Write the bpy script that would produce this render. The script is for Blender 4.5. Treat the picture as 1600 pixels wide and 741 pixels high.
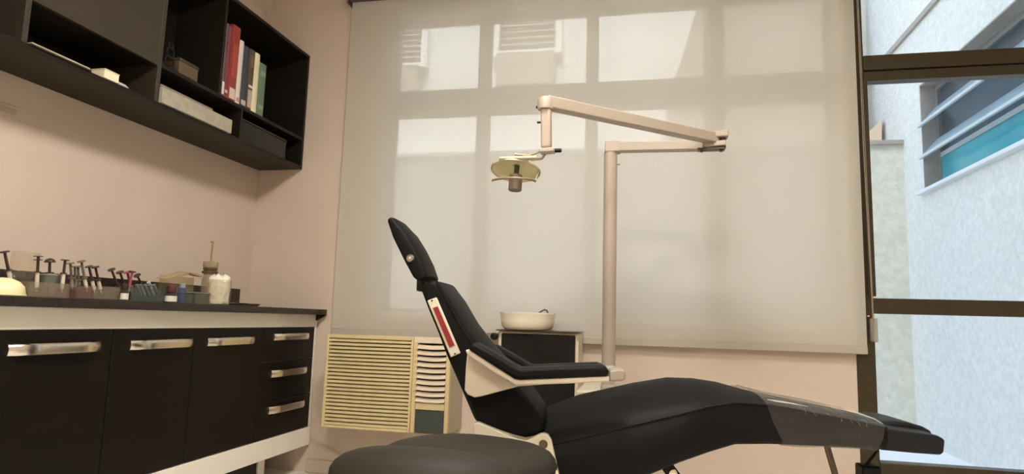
import bpy, bmesh, math, random
from mathutils import Vector, Matrix
random.seed(4)
for o in list(bpy.data.objects): bpy.data.objects.remove(o)
scene = bpy.context.scene
COL = scene.collection

# ------------------------------------------------------------------ camera
F = 1009.488                                   # focal length in pixels of a 1600 x 741 frame
YAW, PITCH, ROLL = 0.216559, 0.127121, 0.029250
CAM = Vector((0.0, 0.0, 0.87))
_f = Vector((-math.sin(YAW)*math.cos(PITCH), math.cos(YAW)*math.cos(PITCH), math.sin(PITCH)))
_r0 = Vector((math.cos(YAW), math.sin(YAW), 0)); _u0 = _r0.cross(_f)
_r = _r0*math.cos(ROLL) + _u0*math.sin(ROLL); _u = _u0*math.cos(ROLL) - _r0*math.sin(ROLL)
cam_data = bpy.data.cameras.new('camera'); cam = bpy.data.objects.new('camera', cam_data); COL.objects.link(cam)
m = Matrix((_r, _u, -_f)).transposed().to_4x4(); m.translation = CAM; cam.matrix_world = m
cam_data.sensor_width = 36; cam_data.lens = F/1600*36; cam_data.clip_start = 0.02
scene.camera = cam

# ------------------------------------------------------------------ world, exposure
w = bpy.data.worlds.new('world'); scene.world = w; w.use_nodes = True
nt = w.node_tree; nt.nodes.clear()
sky = nt.nodes.new('ShaderNodeTexSky'); sky.sky_type = 'NISHITA'; sky.sun_disc = False
sky.sun_elevation = math.radians(58); sky.sun_rotation = math.radians(180); sky.altitude = 300
sky.air_density = 1.0; sky.dust_density = 2.5
bg = nt.nodes.new('ShaderNodeBackground'); bg.inputs['Strength'].default_value = 0.80
wo = nt.nodes.new('ShaderNodeOutputWorld')
nt.links.new(sky.outputs[0], bg.inputs[0]); nt.links.new(bg.outputs[0], wo.inputs[0])
sun_d = bpy.data.lights.new('sun', 'SUN'); sun_d.energy = 5.5; sun_d.angle = math.radians(0.6); sun_d.color = (1.0, 0.95, 0.86)
sun = bpy.data.objects.new('sun', sun_d); COL.objects.link(sun); sun.rotation_euler = (math.radians(40), 0, 0); sun.location = (0, -6, 12)
vs = scene.view_settings
vs.view_transform = 'Standard'; vs.look = 'None'; vs.gamma = 1.0; vs.use_curve_mapping = False
vs.exposure = 0.05
LAMP_STRENGTH = 60.0

# ------------------------------------------------------------------ helpers
def ray(px, py): return _f + _r*((px-800)/F) - _u*((py-370.5)/F)
def atY(px, py, Y):
    d = ray(px, py); return CAM + d*(Y/d.y)
def atX(px, py, X):
    d = ray(px, py); return CAM + d*(X/d.x)
def atZ(px, py, Z):
    d = ray(px, py); return CAM + d*((Z-CAM.z)/d.z)

def lin(c):
    out = []
    for v in c[:3]:
        v /= 255.0
        out.append(v/12.92 if v <= 0.04045 else ((v+0.055)/1.055)**2.4)
    return (*out, 1.0)

MATS = {}
def mat(name, col, rough=0.5, metal=0.0, var=0.0, vscale=8.0, bump=0.0, bscale=60.0, spec=0.5, coat=0.0, stretch=None, col2=None, emit=0.0):
    if name in MATS: return MATS[name]
    M = bpy.data.materials.new(name); M.use_nodes = True; t = M.node_tree
    b = t.nodes['Principled BSDF']
    b.inputs['Roughness'].default_value = rough; b.inputs['Metallic'].default_value = metal
    b.inputs['Specular IOR Level'].default_value = spec; b.inputs['Coat Weight'].default_value = coat
    tc = t.nodes.new('ShaderNodeTexCoord'); mp = t.nodes.new('ShaderNodeMapping')
    t.links.new(tc.outputs['Object'], mp.inputs[0])
    if stretch: mp.inputs['Scale'].default_value = stretch
    n = t.nodes.new('ShaderNodeTexNoise'); n.inputs['Scale'].default_value = vscale; n.inputs['Detail'].default_value = 4
    t.links.new(mp.outputs[0], n.inputs['Vector'])
    cr = t.nodes.new('ShaderNodeValToRGB'); c = lin(col)
    c2 = lin(col2) if col2 else tuple(max(0, v*(1-var)) for v in c[:3]) + (1,)
    cr.color_ramp.elements[0].position = 0.35; cr.color_ramp.elements[1].position = 0.65
    cr.color_ramp.elements[0].color = c2; cr.color_ramp.elements[1].color = c
    t.links.new(n.outputs['Fac'], cr.inputs[0]); t.links.new(cr.outputs[0], b.inputs['Base Color'])
    if bump > 0:
        n2 = t.nodes.new('ShaderNodeTexNoise'); n2.inputs['Scale'].default_value = bscale; n2.inputs['Detail'].default_value = 5
        t.links.new(mp.outputs[0], n2.inputs['Vector'])
        bp = t.nodes.new('ShaderNodeBump'); bp.inputs['Strength'].default_value = bump; bp.inputs['Distance'].default_value = 0.01
        t.links.new(n2.outputs['Fac'], bp.inputs['Height']); t.links.new(bp.outputs[0], b.inputs['Normal'])
    if emit > 0:
        t.links.new(cr.outputs[0], b.inputs['Emission Color']); b.inputs['Emission Strength'].default_value = emit
    MATS[name] = M; return M

def clear(name, tint, trans=0.8, rough=0.08, body=(220, 220, 215), bump=0.0, bscale=30, bodymix=0.5, gloss=(230,230,230)):
    """thin clear material: transparent mixed with a little body colour and gloss"""
    if name in MATS: return MATS[name]
    M = bpy.data.materials.new(name); M.use_nodes = True; t = M.node_tree; t.nodes.clear()
    out = t.nodes.new('ShaderNodeOutputMaterial')
    tr = t.nodes.new('ShaderNodeBsdfTransparent'); tr.inputs[0].default_value = lin(tint)
    df = t.nodes.new('ShaderNodeBsdfDiffuse'); df.inputs[0].default_value = lin(body)
    gl = t.nodes.new('ShaderNodeBsdfGlossy'); gl.inputs['Roughness'].default_value = rough; gl.inputs[0].default_value = lin(gloss)
    fr = t.nodes.new('ShaderNodeLayerWeight'); fr.inputs['Blend'].default_value = 0.3
    pw = t.nodes.new('ShaderNodeMath'); pw.operation = 'POWER'; pw.inputs[1].default_value = 3.0
    ml = t.nodes.new('ShaderNodeMath'); ml.operation = 'MULTIPLY_ADD'; ml.inputs[1].default_value = 0.5; ml.inputs[2].default_value = 0.03
    t.links.new(fr.outputs['Facing'], pw.inputs[0]); t.links.new(pw.outputs[0], ml.inputs[0])
    m1 = t.nodes.new('ShaderNodeMixShader'); m1.inputs[0].default_value = trans
    m2 = t.nodes.new('ShaderNodeMixShader')
    if bump > 0:
        tc = t.nodes.new('ShaderNodeTexCoord')
        n2 = t.nodes.new('ShaderNodeTexNoise'); n2.inputs['Scale'].default_value = bscale; n2.inputs['Detail'].default_value = 3; n2.inputs['Distortion'].default_value = 1.0
        t.links.new(tc.outputs['Object'], n2.inputs['Vector'])
        bp = t.nodes.new('ShaderNodeBump'); bp.inputs['Strength'].default_value = bump; bp.inputs['Distance'].default_value = 0.02
        t.links.new(n2.outputs['Fac'], bp.inputs['Height'])
        for q in (gl, fr): t.links.new(bp.outputs[0], q.inputs['Normal'])
    t.links.new(df.outputs[0], m1.inputs[1]); t.links.new(tr.outputs[0], m1.inputs[2])
    t.links.new(ml.outputs[0], m2.inputs[0]); t.links.new(m1.outputs[0], m2.inputs[1]); t.links.new(gl.outputs[0], m2.inputs[2])
    t.links.new(m2.outputs[0], out.inputs[0])
    MATS[name] = M; return M

def blind_mat():
    M = bpy.data.materials.new('blind_fabric'); M.use_nodes = True; t = M.node_tree; t.nodes.clear()
    out = t.nodes.new('ShaderNodeOutputMaterial')
    tc = t.nodes.new('ShaderNodeTexCoord'); n = t.nodes.new('ShaderNodeTexNoise'); n.inputs['Scale'].default_value = 220
    t.links.new(tc.outputs['Object'], n.inputs['Vector'])
    cr = t.nodes.new('ShaderNodeValToRGB'); cr.color_ramp.elements[0].color = lin((227, 224, 214)); cr.color_ramp.elements[1].color = lin((235, 232, 222))
    t.links.new(n.outputs['Fac'], cr.inputs[0])
    df = t.nodes.new('ShaderNodeBsdfDiffuse'); tl = t.nodes.new('ShaderNodeBsdfTranslucent'); tr = t.nodes.new('ShaderNodeBsdfTransparent')
    t.links.new(cr.outputs[0], df.inputs[0]); t.links.new(cr.outputs[0], tl.inputs[0])
    tr.inputs[0].default_value = (1, 1, 1, 1)
    m1 = t.nodes.new('ShaderNodeMixShader'); m1.inputs[0].default_value = 0.36
    m2 = t.nodes.new('ShaderNodeMixShader'); m2.inputs[0].default_value = 0.36
    t.links.new(df.outputs[0], m1.inputs[1]); t.links.new(tl.outputs[0], m1.inputs[2])
    t.links.new(m1.outputs[0], m2.inputs[1]); t.links.new(tr.outputs[0], m2.inputs[2]); t.links.new(m2.outputs[0], out.inputs[0])
    return M

class MB:
    def __init__(s): s.v = []; s.f = []
    def add(s, vs, fs):
        o = len(s.v); s.v += [Vector(p) for p in vs]; s.f += [tuple(i+o for i in f) for f in fs]; return s
    def box(s, a, b):
        x0, y0, z0 = a; x1, y1, z1 = b
        x0, x1 = min(x0, x1), max(x0, x1); y0, y1 = min(y0, y1), max(y0, y1); z0, z1 = min(z0, z1), max(z0, z1)
        return s.add([(x0,y0,z0),(x1,y0,z0),(x1,y1,z0),(x0,y1,z0),(x0,y0,z1),(x1,y0,z1),(x1,y1,z1),(x0,y1,z1)],
                     [(0,3,2,1),(4,5,6,7),(0,1,5,4),(1,2,6,5),(2,3,7,6),(3,0,4,7)])
    def loft(s, rings, closed=True, caps=True):
        n = len(rings[0]); o = len(s.v)
        for r in rings: s.v += [Vector(p) for p in r]
        for i in range(len(rings)-1):
            for j in range(n if closed else n-1):
                k = (j+1) % n
                s.f.append((o+i*n+j, o+i*n+k, o+(i+1)*n+k, o+(i+1)*n+j))
        if caps:
            s.f.append(tuple(o+j for j in reversed(range(n))))
            s.f.append(tuple(o+(len(rings)-1)*n+j for j in range(n)))
        return s
    def tube(s, pts, r, n=10, caps=True):
        pts = [Vector(p) for p in pts]; rs = r if isinstance(r, (list, tuple)) else [r]*len(pts)
        rings = []; ref = None
        for i, p in enumerate(pts):
            t = (pts[min(i+1, len(pts)-1)] - pts[max(i-1, 0)])
            if t.length < 1e-9: t = pts[-1]-pts[0]
            t.normalize()
            if ref is None:
                ref = Vector((0,0,1)) if abs(t.z) < 0.9 else Vector((1,0,0))
            a = ref - t*ref.dot(t); a.normalize(); b = t.cross(a); ref = a
            rings.append([p + (a*math.cos(2*math.pi*k/n) + b*math.sin(2*math.pi*k/n))*rs[i] for k in range(n)])
        return s.loft(rings, True, caps)
    def lathe(s, prof, c=(0,0,0), n=24, axis=(0,0,1), caps=True):
        ax = Vector(axis).normalized(); a = Vector((1,0,0)) if abs(ax.x) < 0.9 else Vector((0,1,0))
        a = (a - ax*a.dot(ax)).normalized(); b = ax.cross(a); c = Vector(c)
        return s.loft([[c + ax*h + (a*math.cos(2*math.pi*k/n)+b*math.sin(2*math.pi*k/n))*max(r, 1e-4) for k in range(n)] for r, h in prof], True, caps)
    def beam(s, a, b, wd, ht, up=(0,0,1)):
        a = Vector(a); b = Vector(b); t = (b-a).normalized(); up = Vector(up); sd = t.cross(up).normalized(); up = sd.cross(t)
        f = lambda p: [p+sd*wd/2+up*ht/2, p-sd*wd/2+up*ht/2, p-sd*wd/2-up*ht/2, p+sd*wd/2-up*ht/2]
        return s.loft([f(a), f(b)])
    def prism(s, pts, d):
        """polygon (3D points) swept by vector d"""
        d = Vector(d); return s.loft([[Vector(p) for p in pts], [Vector(p)+d for p in pts]])
    def build(s, name, material, parent=None, local=False, bevel=0.0, seg=2, smooth=35, kind=None):
        lo = Vector((min(p.x for p in s.v), min(p.y for p in s.v), min(p.z for p in s.v)))
        hi = Vector((max(p.x for p in s.v), max(p.y for p in s.v), max(p.z for p in s.v)))
        c = Vector(((lo.x+hi.x)/2, (lo.y+hi.y)/2, lo.z))
        me = bpy.data.meshes.new(name); me.from_pydata([tuple(p-c) for p in s.v], [], s.f)
        bm = bmesh.new(); bm.from_mesh(me); bmesh.ops.recalc_face_normals(bm, faces=bm.faces); bm.to_mesh(me); bm.free()
        me.polygons.foreach_set('use_smooth', [True]*len(me.polygons)); me.set_sharp_from_angle(angle=math.radians(smooth))
        me.materials.append(material)
        o = bpy.data.objects.new(name, me); COL.objects.link(o)
        if parent is not None:
            o.parent = parent; o.location = c if local else c - Vector(parent['_w'])
        else: o.location = c
        o['_w'] = tuple(c)
        if kind: o['kind'] = kind
        if bevel > 0:
            bv = o.modifiers.new('bevel', 'BEVEL'); bv.width = bevel; bv.segments = seg; bv.limit_method = 'ANGLE'; bv.angle_limit = math.radians(40); bv.harden_normals = False
            me.polygons.foreach_set('use_smooth', [True]*len(me.polygons))
        return o

def empty(name, loc, rz=0.0):
    o = bpy.data.objects.new(name, None); COL.objects.link(o); o.location = loc; o.rotation_euler.z = rz; o['_w'] = tuple(loc); o.empty_display_size = 0.05
    return o
def tag(o, label, cat, group=None):
    o['label'] = label; o['category'] = cat
    if group: o['group'] = group
    return o
def struct(name, mb, material, bevel=0.0):
    return mb.build(name, material, bevel=bevel, kind='structure')

# ------------------------------------------------------------------ materials
WALL = mat('wall_paint', (213, 197, 181), 0.75, var=0.05, vscale=2.2, bump=0.03, bscale=120)
CEIL = mat('ceiling_paint', (240, 238, 232), 0.85)
FLOORM = mat('floor_tile', (232, 226, 214), 0.35, var=0.1, vscale=3)
BRONZE = mat('bronze_aluminium', (65, 57, 39), 0.38, metal=0.35, var=0.12, vscale=3, stretch=(12, 12, 1))
BLACKWOOD = mat('black_laminate', (31, 27, 20), 0.42, spec=0.25, var=0.15, vscale=5, stretch=(1, 6, 1))
DOORWOOD = mat('dark_wood_door', (20, 16, 11), 0.4, spec=0.2, var=0.2, vscale=6, stretch=(6, 1, 6))
UPDOOR = mat('brown_black_door', (56, 50, 40), 0.4, var=0.06, vscale=5)
WHITELAM = mat('white_laminate', (243, 238, 226), 0.4, var=0.03)
GRANITE = mat('dark_granite', (44, 33, 29), 0.25, var=0.35, vscale=90, col2=(26, 21, 19))
CHROME = mat('brushed_chrome', (236, 230, 220), 0.2, metal=1.0)
BLACKVINYL = mat('black_upholstery', (15, 14, 13), 0.56, spec=0.14, var=0.08, vscale=14, bump=0.05, bscale=220)
STOOLVINYL = mat('stool_upholstery', (44, 41, 35), 0.6, spec=0.22, var=0.08, vscale=10, bump=0.05, bscale=220)
BLACKPLAS = mat('black_plastic', (18, 16, 14), 0.45, spec=0.25)
CREAM = mat('cream_enamel', (214, 205, 184), 0.38, var=0.04)
LAMPCREAM = mat('lamp_cream_enamel', (172, 160, 146), 0.42, var=0.05, vscale=5)
ACBEIGE = mat('aged_beige_plastic', (214, 197, 150), 0.5, var=0.05)
ACDARK = mat('dark_gap', (30, 24, 14), 0.9, spec=0.1)
ACWHITE = mat('pale_plastic', (226, 212, 190), 0.45)
TEALPANEL = mat('smoked_panel', (58, 66, 62), 0.3)
WHITECER = mat('white_ceramic', (232, 224, 204), 0.2, coat=0.3)
STUCCO = mat('white_stucco', (232, 230, 222), 0.9, var=0.12, vscale=22, bump=1.0, bscale=30)
STUCCO_B = mat('cream_stucco', (226, 223, 206), 0.9, var=0.14, vscale=14, bump=1.0, bscale=30)
STUCCO_S = mat('streaked_stucco', (238, 240, 236), 0.9, var=0.2, vscale=3, stretch=(6, 6, 0.5), bump=0.4, bscale=20)
STUCCO_D = mat('grey_render', (128, 124, 116), 0.9, var=0.08, vscale=2)
CONC = mat('grey_concrete', (172, 164, 155), 0.8, var=0.1)
GROUNDM = mat('white_paving', (250, 251, 248), 0.8, var=0.06, vscale=9)
GLASS = clear('window_glass', (246, 249, 248), trans=1.0, rough=0.02)
def frost(name, col):
    M = bpy.data.materials.new(name); M.use_nodes = True; t = M.node_tree; t.nodes.clear()
    out = t.nodes.new('ShaderNodeOutputMaterial'); df = t.nodes.new('ShaderNodeBsdfDiffuse'); tl = t.nodes.new('ShaderNodeBsdfTranslucent'); mx = t.nodes.new('ShaderNodeMixShader')
    tc = t.nodes.new('ShaderNodeTexCoord'); n = t.nodes.new('ShaderNodeTexNoise'); n.inputs['Scale'].default_value = 3
    cr = t.nodes.new('ShaderNodeValToRGB'); cr.color_ramp.elements[0].color = lin(tuple(v*.93 for v in col)); cr.color_ramp.elements[1].color = lin(col)
    t.links.new(tc.outputs['Object'], n.inputs['Vector']); t.links.new(n.outputs['Fac'], cr.inputs[0])
    t.links.new(cr.outputs[0], df.inputs[0]); t.links.new(cr.outputs[0], tl.inputs[0]); mx.inputs[0].default_value = .75
    t.links.new(df.outputs[0], mx.inputs[1]); t.links.new(tl.outputs[0], mx.inputs[2]); t.links.new(mx.outputs[0], out.inputs[0])
    return M
AWNGLASS = frost('pale_blue_frosted_glass', (236, 248, 252))
CYANGLASS = mat('cyan_glass', (60, 180, 196), 0.15, var=0.15, vscale=2)
DARKGLASS = mat('dim_interior_glass', (74, 88, 98), 0.2, var=0.2, vscale=2)
ALU = mat('grey_aluminium', (150, 152, 150), 0.4, metal=0.4)

# ------------------------------------------------------------------ the setting
D = 3.4; XL = -2.322; XR = 2.45; YB = -1.3; ZC = 2.95; T = 0.16
struct('floor', MB().box((XL-.1, YB-.1, -.12), (XR+.1, D+T, 0)), FLOORM)
struct('ceiling', MB().box((XL-.1, YB-.1, ZC), (XR+.1, D+T, ZC+.12)), CEIL)
struct('wall_left', MB().box((XL-.12, YB-.1, 0), (XL, D+T, ZC)), WALL)
struct('wall_right', MB().box((XR, YB-.1, 0), (XR+.1, D+T, ZC)), WALL)
struct('wall_rear', MB().box((XL, YB-.1, 0), (XR, YB, ZC)), WALL)
W1 = (-1.52, 0.90, 0.90, 2.62)                # window behind the blind: x0 x1 z0 z1
W2 = (0.947, 2.36, 0.10, 2.82)                # glazed panel on the right
wb = MB()
wb.box((XL, D, 0), (W1[0], D+T, ZC)); wb.box((W1[0], D, 0), (W1[1], D+T, W1[2])); wb.box((W1[0], D, W1[3]), (W1[1], D+T, ZC))
wb.box((W1[1], D, 0), (W2[0], D+T, ZC)); wb.box((W2[0], D, 0), (W2[1], D+T, W2[2])); wb.box((W2[0], D, W2[3]), (W2[1], D+T, ZC)); wb.box((W2[1], D, 0), (XR, D+T, ZC))
struct('wall_back', wb, WALL)
struct('baseboard_back', MB().box((-1.88, D-.014, 0), (.94, D, .07)), mat('baseboard_tile', (206, 190, 172), 0.4), bevel=.003)

# window 1: eight panes in a bronze frame, seen through the blind
win = empty('window_1', ((W1[0]+W1[1])/2, D+.08, W1[2])); win['kind'] = 'structure'
k = 3.475/3.4
cols = [(-1.446, -.966), (-.894, -.357), (-.292, .258), (.363, .842)]
cols = [(a*k, b*k) for a, b in cols]
zr = lambda z: .87 + (z-.87)*k
rows = [(zr(.915), zr(2.005)), (zr(2.16), zr(2.56))]
y0, y1 = D+.05, D+.10
xs = [W1[0]] + [v for c in cols for v in c] + [W1[1]]
for i in range(0, len(xs), 2):
    MB().box((xs[i], y0, W1[2]), (xs[i+1], y1, W1[3])).build('mullion', BRONZE, win, bevel=.004)
zs = [W1[2], rows[0][0], rows[0][1], rows[1][0], rows[1][1], W1[3]]
for (a, b) in cols:
    for j in (0, 2, 4):
        MB().box((a, y0+.004, zs[j]), (b, y1-.004, zs[j+1])).build('rail', BRONZE, win)
    for (za, zb) in rows:
        MB().box((a, D+.073, za), (b, D+.077, zb)).build('pane', GLASS, win)

# window 2: bronze framed glazed panel that stays uncovered
win = empty('window_2', ((W2[0]+W2[1])/2, D+.05, W2[2])); win['kind'] = 'structure'
y0, y1 = D-.005, D+.07
MB().box((.947, y0, W2[2]), (1.030, y1, W2[3])).build('post', BRONZE, win, bevel=.004)
MB().box((1.006, y0-.012, 1.03), (1.040, y0, 2.10)).build('sash_stile', BRONZE, win, bevel=.002)
MB().box((2.30, y0, W2[2]), (2.36, y1, W2[3])).build('post', BRONZE, win, bevel=.004)
for za, zb in ((2.160, 2.236), (2.106, 2.156), (.949, 1.022), (.10, .262), (2.76, 2.82)):
    MB().box((1.030, y0 + (.01 if za == 2.106 else 0), za), (2.30, y1, zb)).build('rail', BRONZE, win, bevel=.004)
for za, zb in ((.262, .949), (1.022, 2.106), (2.236, 2.76)):
    MB().box((1.030, D+.03, za), (2.30, D+.036, zb)).build('pane', GLASS, win)

# ------------------------------------------------------------------ outside
XW = 2.6
struct('ground', MB().box((-9, D+T, -.4), (12, 16, -.216)), GROUNDM)
# neighbour wall along the passage with an opening for its window
oy0, oy1, oz0, oz1 = 4.6, 6.93, 2.235, 3.31
nb = MB()
nb.box((XW, D+T, -.216), (XW+.22, oy0, 6.5)); nb.box((XW, oy1, -.216), (XW+.22, 9.2, 6.5))
nb.box((XW, oy0, -.216), (XW+.22, oy1, oz0)); nb.box((XW, oy0, oz1), (XW+.22, oy1, 6.5))
struct('wall_neighbour', nb, STUCCO)
struct('trim_1', MB().box((XW-.03, D+T, 3.925), (XW, 9.0, 3.98)), mat('groove_grey', (168, 160, 152), 0.9))
win = empty('window_3', (XW+.1, 5.8, oz0)); win['kind'] = 'structure'
MB().box((XW-.06, oy0-.05, oz0-.035), (XW+.2, oy1+.05, oz0)).build('sill', mat('white_stone', (226, 230, 232), .6), win, bevel=.004)
MB().box((XW+.002, oy1-.012, oz0), (XW+.20, oy1, oz1)).build('jamb', CONC, win)
MB().box((XW+.002, oy0, oz1-.012), (XW+.20, oy1, oz1)).build('head', CONC, win)
MB().box((XW+.13, oy1-.07, oz0), (XW+.18, oy1-.012, oz1-.012)).build('frame_stile', ALU, win)
MB().box((XW+.13, oy0, oz1-.07), (XW+.18, oy1-.07, oz1-.012)).build('frame_rail', ALU, win)
MB().box((XW+.13, oy0, 2.555), (XW+.18, oy1-.07, 2.60)).build('frame_rail', mat('pale_rail', (196, 204, 200), .5), win)
MB().box((XW+.16, oy0, 2.60), (XW+.17, oy1-.07, oz1-.07)).build('pane', DARKGLASS, win)
MB().box((XW+.14, oy0, oz0), (XW+.15, oy1-.07, 2.555)).build('pane', CYANGLASS, win)
for zt, zb in ((3.07, 2.885), (2.75, 2.565)):
    a = Vector((XW+.125, oy0, zt)); b = Vector((XW-.035, oy0, zb))
    MB().prism([a, b, b+Vector((.008, 0, -.004)), a+Vector((.008, 0, -.004))], (0, oy1-oy0-.02, 0)).build('awning_pane', AWNGLASS, win)
    MB().box((b.x-.012, oy0, zb-.018), (b.x+.012, oy1-.02, zb+.008)).build('awning_rail', mat('pale_alu', (205, 212, 214), .4), win)
struct('wall_storey', MB().box((XL-.4, D-.4, ZC+.13), (9.0, D+T, 7.6)), STUCCO)  # unseen block above the room, added to keep sun off the garden wall
# low garden wall across the passage with its coping
gy = 7.43
struct('wall_garden', MB().box((-9, gy, -.216), (1.95, gy+.2, 2.84)), STUCCO_D)  # coloured darker than the pier to cut its brightness through the lower panes
struct('wall_pier', MB().box((1.951, gy-.01, -.216), (XW, gy+.2, 2.84)), STUCCO_B)
struct('trim_2', MB().box((-9, gy-.05, 2.84), (XW-.002, gy+.25, 2.885)), CONC)
ew = [atY(*p, 7.9) for p in ((1350, 214), (1378, 187), (1378, 232), (1350, 232))]
struct('trim_3', MB().prism(ew, (0, .25, 0)), mat('weathered_eave', (158, 144, 128), .8))
MB_f = MB().box((-10, 9.2, -.216), (XW+.22, 9.4, 9.0)); struct('wall_facade', MB_f, STUCCO_S)
# grey flank with a sloping edge
fy = 8.2
fl = [atY(1112, -60, fy), atY(1046, 150, fy), atY(1030, 260, fy)]
fr_x = atY(1325, 0, fy).x
pts = [Vector((fl[0].x+.5, fy, 6.4)), fl[0], fl[1], fl[2], Vector((fl[2].x, fy, -.2)), Vector((fr_x, fy, -.2)), Vector((fr_x, fy, 6.4))]
struct('wall_flank', MB().prism(pts, (0, .3, 0)), STUCCO_D)
# far louvred windows on the facade
def louvre_window(name, p0, p1, panel, slats):
    a = atY(*p0, 9.1); b = atY(*p1, 9.1); c = atY(p0[0], panel, 9.1)
    wdw = empty(name, ((a.x+b.x)/2, 9.15, c.z)); wdw['kind'] = 'structure'
    fr = mat('white_frame', (240, 240, 234), .6); sl = mat('slat_grey', (186, 184, 172), .6); bx = mat('beige_casing', (160, 152, 134), .7)
    MB().box((a.x-.10, 9.05, b.z), (a.x, 9.2, a.z)).build('frame_stile', fr, wdw)
    MB().box((b.x, 9.05, b.z), (b.x+.10, 9.2, a.z)).build('frame_stile', fr, wdw)
    MB().box((a.x, 9.06, a.z), (b.x, 9.2, a.z+.1)).build('frame_rail', fr, wdw)
    MB().box((a.x, 9.06, b.z), (b.x, 9.2, b.z+.07)).build('frame_rail', fr, wdw)
    MB().box((a.x, 9.15, b.z+.07), (b.x, 9.19, a.z)).build('backing', bx, wdw)
    n = slats; h = (a.z-b.z-.07)/n
    for i in range(n):
        z = b.z+.07+h*i
        MB().prism([(a.x, 9.06, z), (a.x, 9.14, z+h*.55), (a.x, 9.145, z+h*.5), (a.x, 9.065, z-.01)], (b.x-a.x, 0, 0)).build('slat', sl, wdw)
    MB().box((a.x, 8.95, c.z), (b.x, 9.2, b.z)).build('casing', bx, wdw)
louvre_window('window_4', (782, 34), (868, 84), 138, 5)
louvre_window('window_5', (585, 52), (658, 106), 150, 6)

# ------------------------------------------------------------------ ceiling lamps
def ceiling_light(x, y, label):
    r = tag(empty('ceiling_light', (x, y, ZC-.03)), label, 'ceiling light', 'ceiling lights')
    fr = MB()
    for a in ((-.32, -.32, .32, -.29), (-.32, .29, .32, .32), (-.32, -.29, -.29, .29), (.29, -.29, .32, .29)):
        fr.box((x+a[0], y+a[1], ZC-.035), (x+a[2], y+a[3], ZC))
    fr.build('frame', mat('white_metal', (235, 235, 230), .4), r)
    MB().box((x-.29, y-.29, ZC-.028), (x+.29, y+.29, ZC-.018)).build('diffuser', mat('warm_diffuser', (255, 248, 238), .5, emit=LAMP_STRENGTH), r)
ceiling_light(-.2, 1.35, 'square white ceiling light panel nearer the window')
ceiling_light(-.2, -.45, 'square white ceiling light panel nearer the rear wall')  # unseen second panel, added to light the room from behind the camera

# ------------------------------------------------------------------ roller blind
bl = tag(empty('roller_blind', (-.385, D-.04, .757)), 'translucent off-white roller blind covering the wide window', 'blind')
yb = D-.04; xb0, xb1, zb0, zb1 = -1.757, .985, .762, 2.74
n = 24
rings = []
for i in range(n+1):
    t = i/n; x = xb0 + (xb1-xb0)*t
    yy = yb + .003*math.sin(t*9)
    rings.append([(x, yy, zb0+.03), (x, yy, zb1), (x, yy+.0006, zb1), (x, yy+.0006, zb0+.03)])
MB().loft(rings).build('fabric', blind_mat(), bl)
MB().box((xb0, yb-.009, zb0-.006), (xb1, yb+.007, zb0+.032)).build('bottom_rail', mat('blind_rail', (178, 170, 158), .6), bl, bevel=.004)
MB().tube([(xb0-.01, yb+.0, zb1+.005), (xb1, yb+.0, zb1+.005)], .022, 16).build('roller_tube', mat('tube_grey', (104, 90, 86), .4, metal=.3), bl)
for xx in (xb0-.02, xb1+.006):
    MB().box((xx, yb-.03, zb1-.035), (xx+.012, D, zb1+.05)).build('bracket', mat('bracket_grey', (84, 74, 66), .4, metal=.3), bl, bevel=.003)
cx0 = .999
ch = MB().tube([(cx0, yb-.005, zb1), (cx0+.004, yb-.005, 1.7), (cx0+.012, yb-.01, .90)], .0022, 6)
ch.tube([(cx0+.010, yb+.012, zb1), (cx0+.016, yb+.012, 1.7), (cx0+.02, yb+.006, .90)], .0022, 6)
ch.build('pull_chain', mat('chain_grey', (150, 140, 120), .5), bl)
MB().box((cx0+.002, yb-.016, .815), (cx0+.030, yb+.014, .925)).build('chain_tensioner', clear('clear_plastic', (225, 222, 212), .6, body=(190, 180, 165)), bl, bevel=.005)
MB().lathe([(.004, -.003), (.006, 0), (.004, .003)], (cx0-.008, yb-.012, .935), 10).build('chain_stop', WHITECER, bl)

# ------------------------------------------------------------------ upper cabinet
XU = -2.033; th = .018
ZU0, ZU1 = 1.716, 2.42; ZS0, ZS1 = 1.888, 1.906; YU0, YU1 = .95, D-.004
uc = tag(empty('wall_cabinet', ((XL+XU)/2, (YU0+YU1)/2, ZU0)), 'long black wall cabinet of open niches with closed brown door panels', 'cabinet')
MB().box((XL+.001, YU0, ZU0), (XU, YU1, ZU0+th)).build('bottom_panel', BLACKWOOD, uc, bevel=.0015)
MB().box((XL+.001, YU0, ZU1-th), (XU, YU1, ZU1)).build('top_panel', BLACKWOOD, uc, bevel=.0015)
MB().box((XL+.001, YU0+th, ZU0+th), (XL+.010, YU1-th, ZU1-th)).build('back_panel', BLACKWOOD, uc)
MB().box((XL+.001, YU0, ZU0+th), (XU, YU0+th, ZU1-th)).build('side_panel', BLACKWOOD, uc, bevel=.0015)
MB().box((XL+.001, YU1-th, ZU0+th), (XU, YU1, ZU1-th)).build('side_panel', BLACKWOOD, uc, bevel=.0015)
MB().box((XL+.010, 1.66, ZS0), (XU-.004, YU1-th, ZS1)).build('shelf', BLACKWOOD, uc, bevel=.0015)
MB().box((XL+.010, 2.222, ZU0+th), (XU, 2.244, ZU1-th)).build('divider', UPDOOR, uc, bevel=.0015)
MB().box((XL+.010, 1.636, ZU0+th), (XU, 1.656, ZU1-th)).build('divider', UPDOOR, uc, bevel=.0015)
MB().box((XL+.010, 2.618, ZS1), (XU-.004, 2.632, ZU1-th)).build('divider', BLACKWOOD, uc, bevel=.0015)
MB().box((XL+.010, 2.800, ZU0+th), (XU-.004, 2.812, ZS0)).build('divider', BLACKWOOD, uc, bevel=.0015)
d_ = MB().box((XU-.016, 1.66, ZS0-.002), (XU+.002, 2.220, ZU1-th)).build('door', UPDOOR, uc, bevel=.002)
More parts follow.
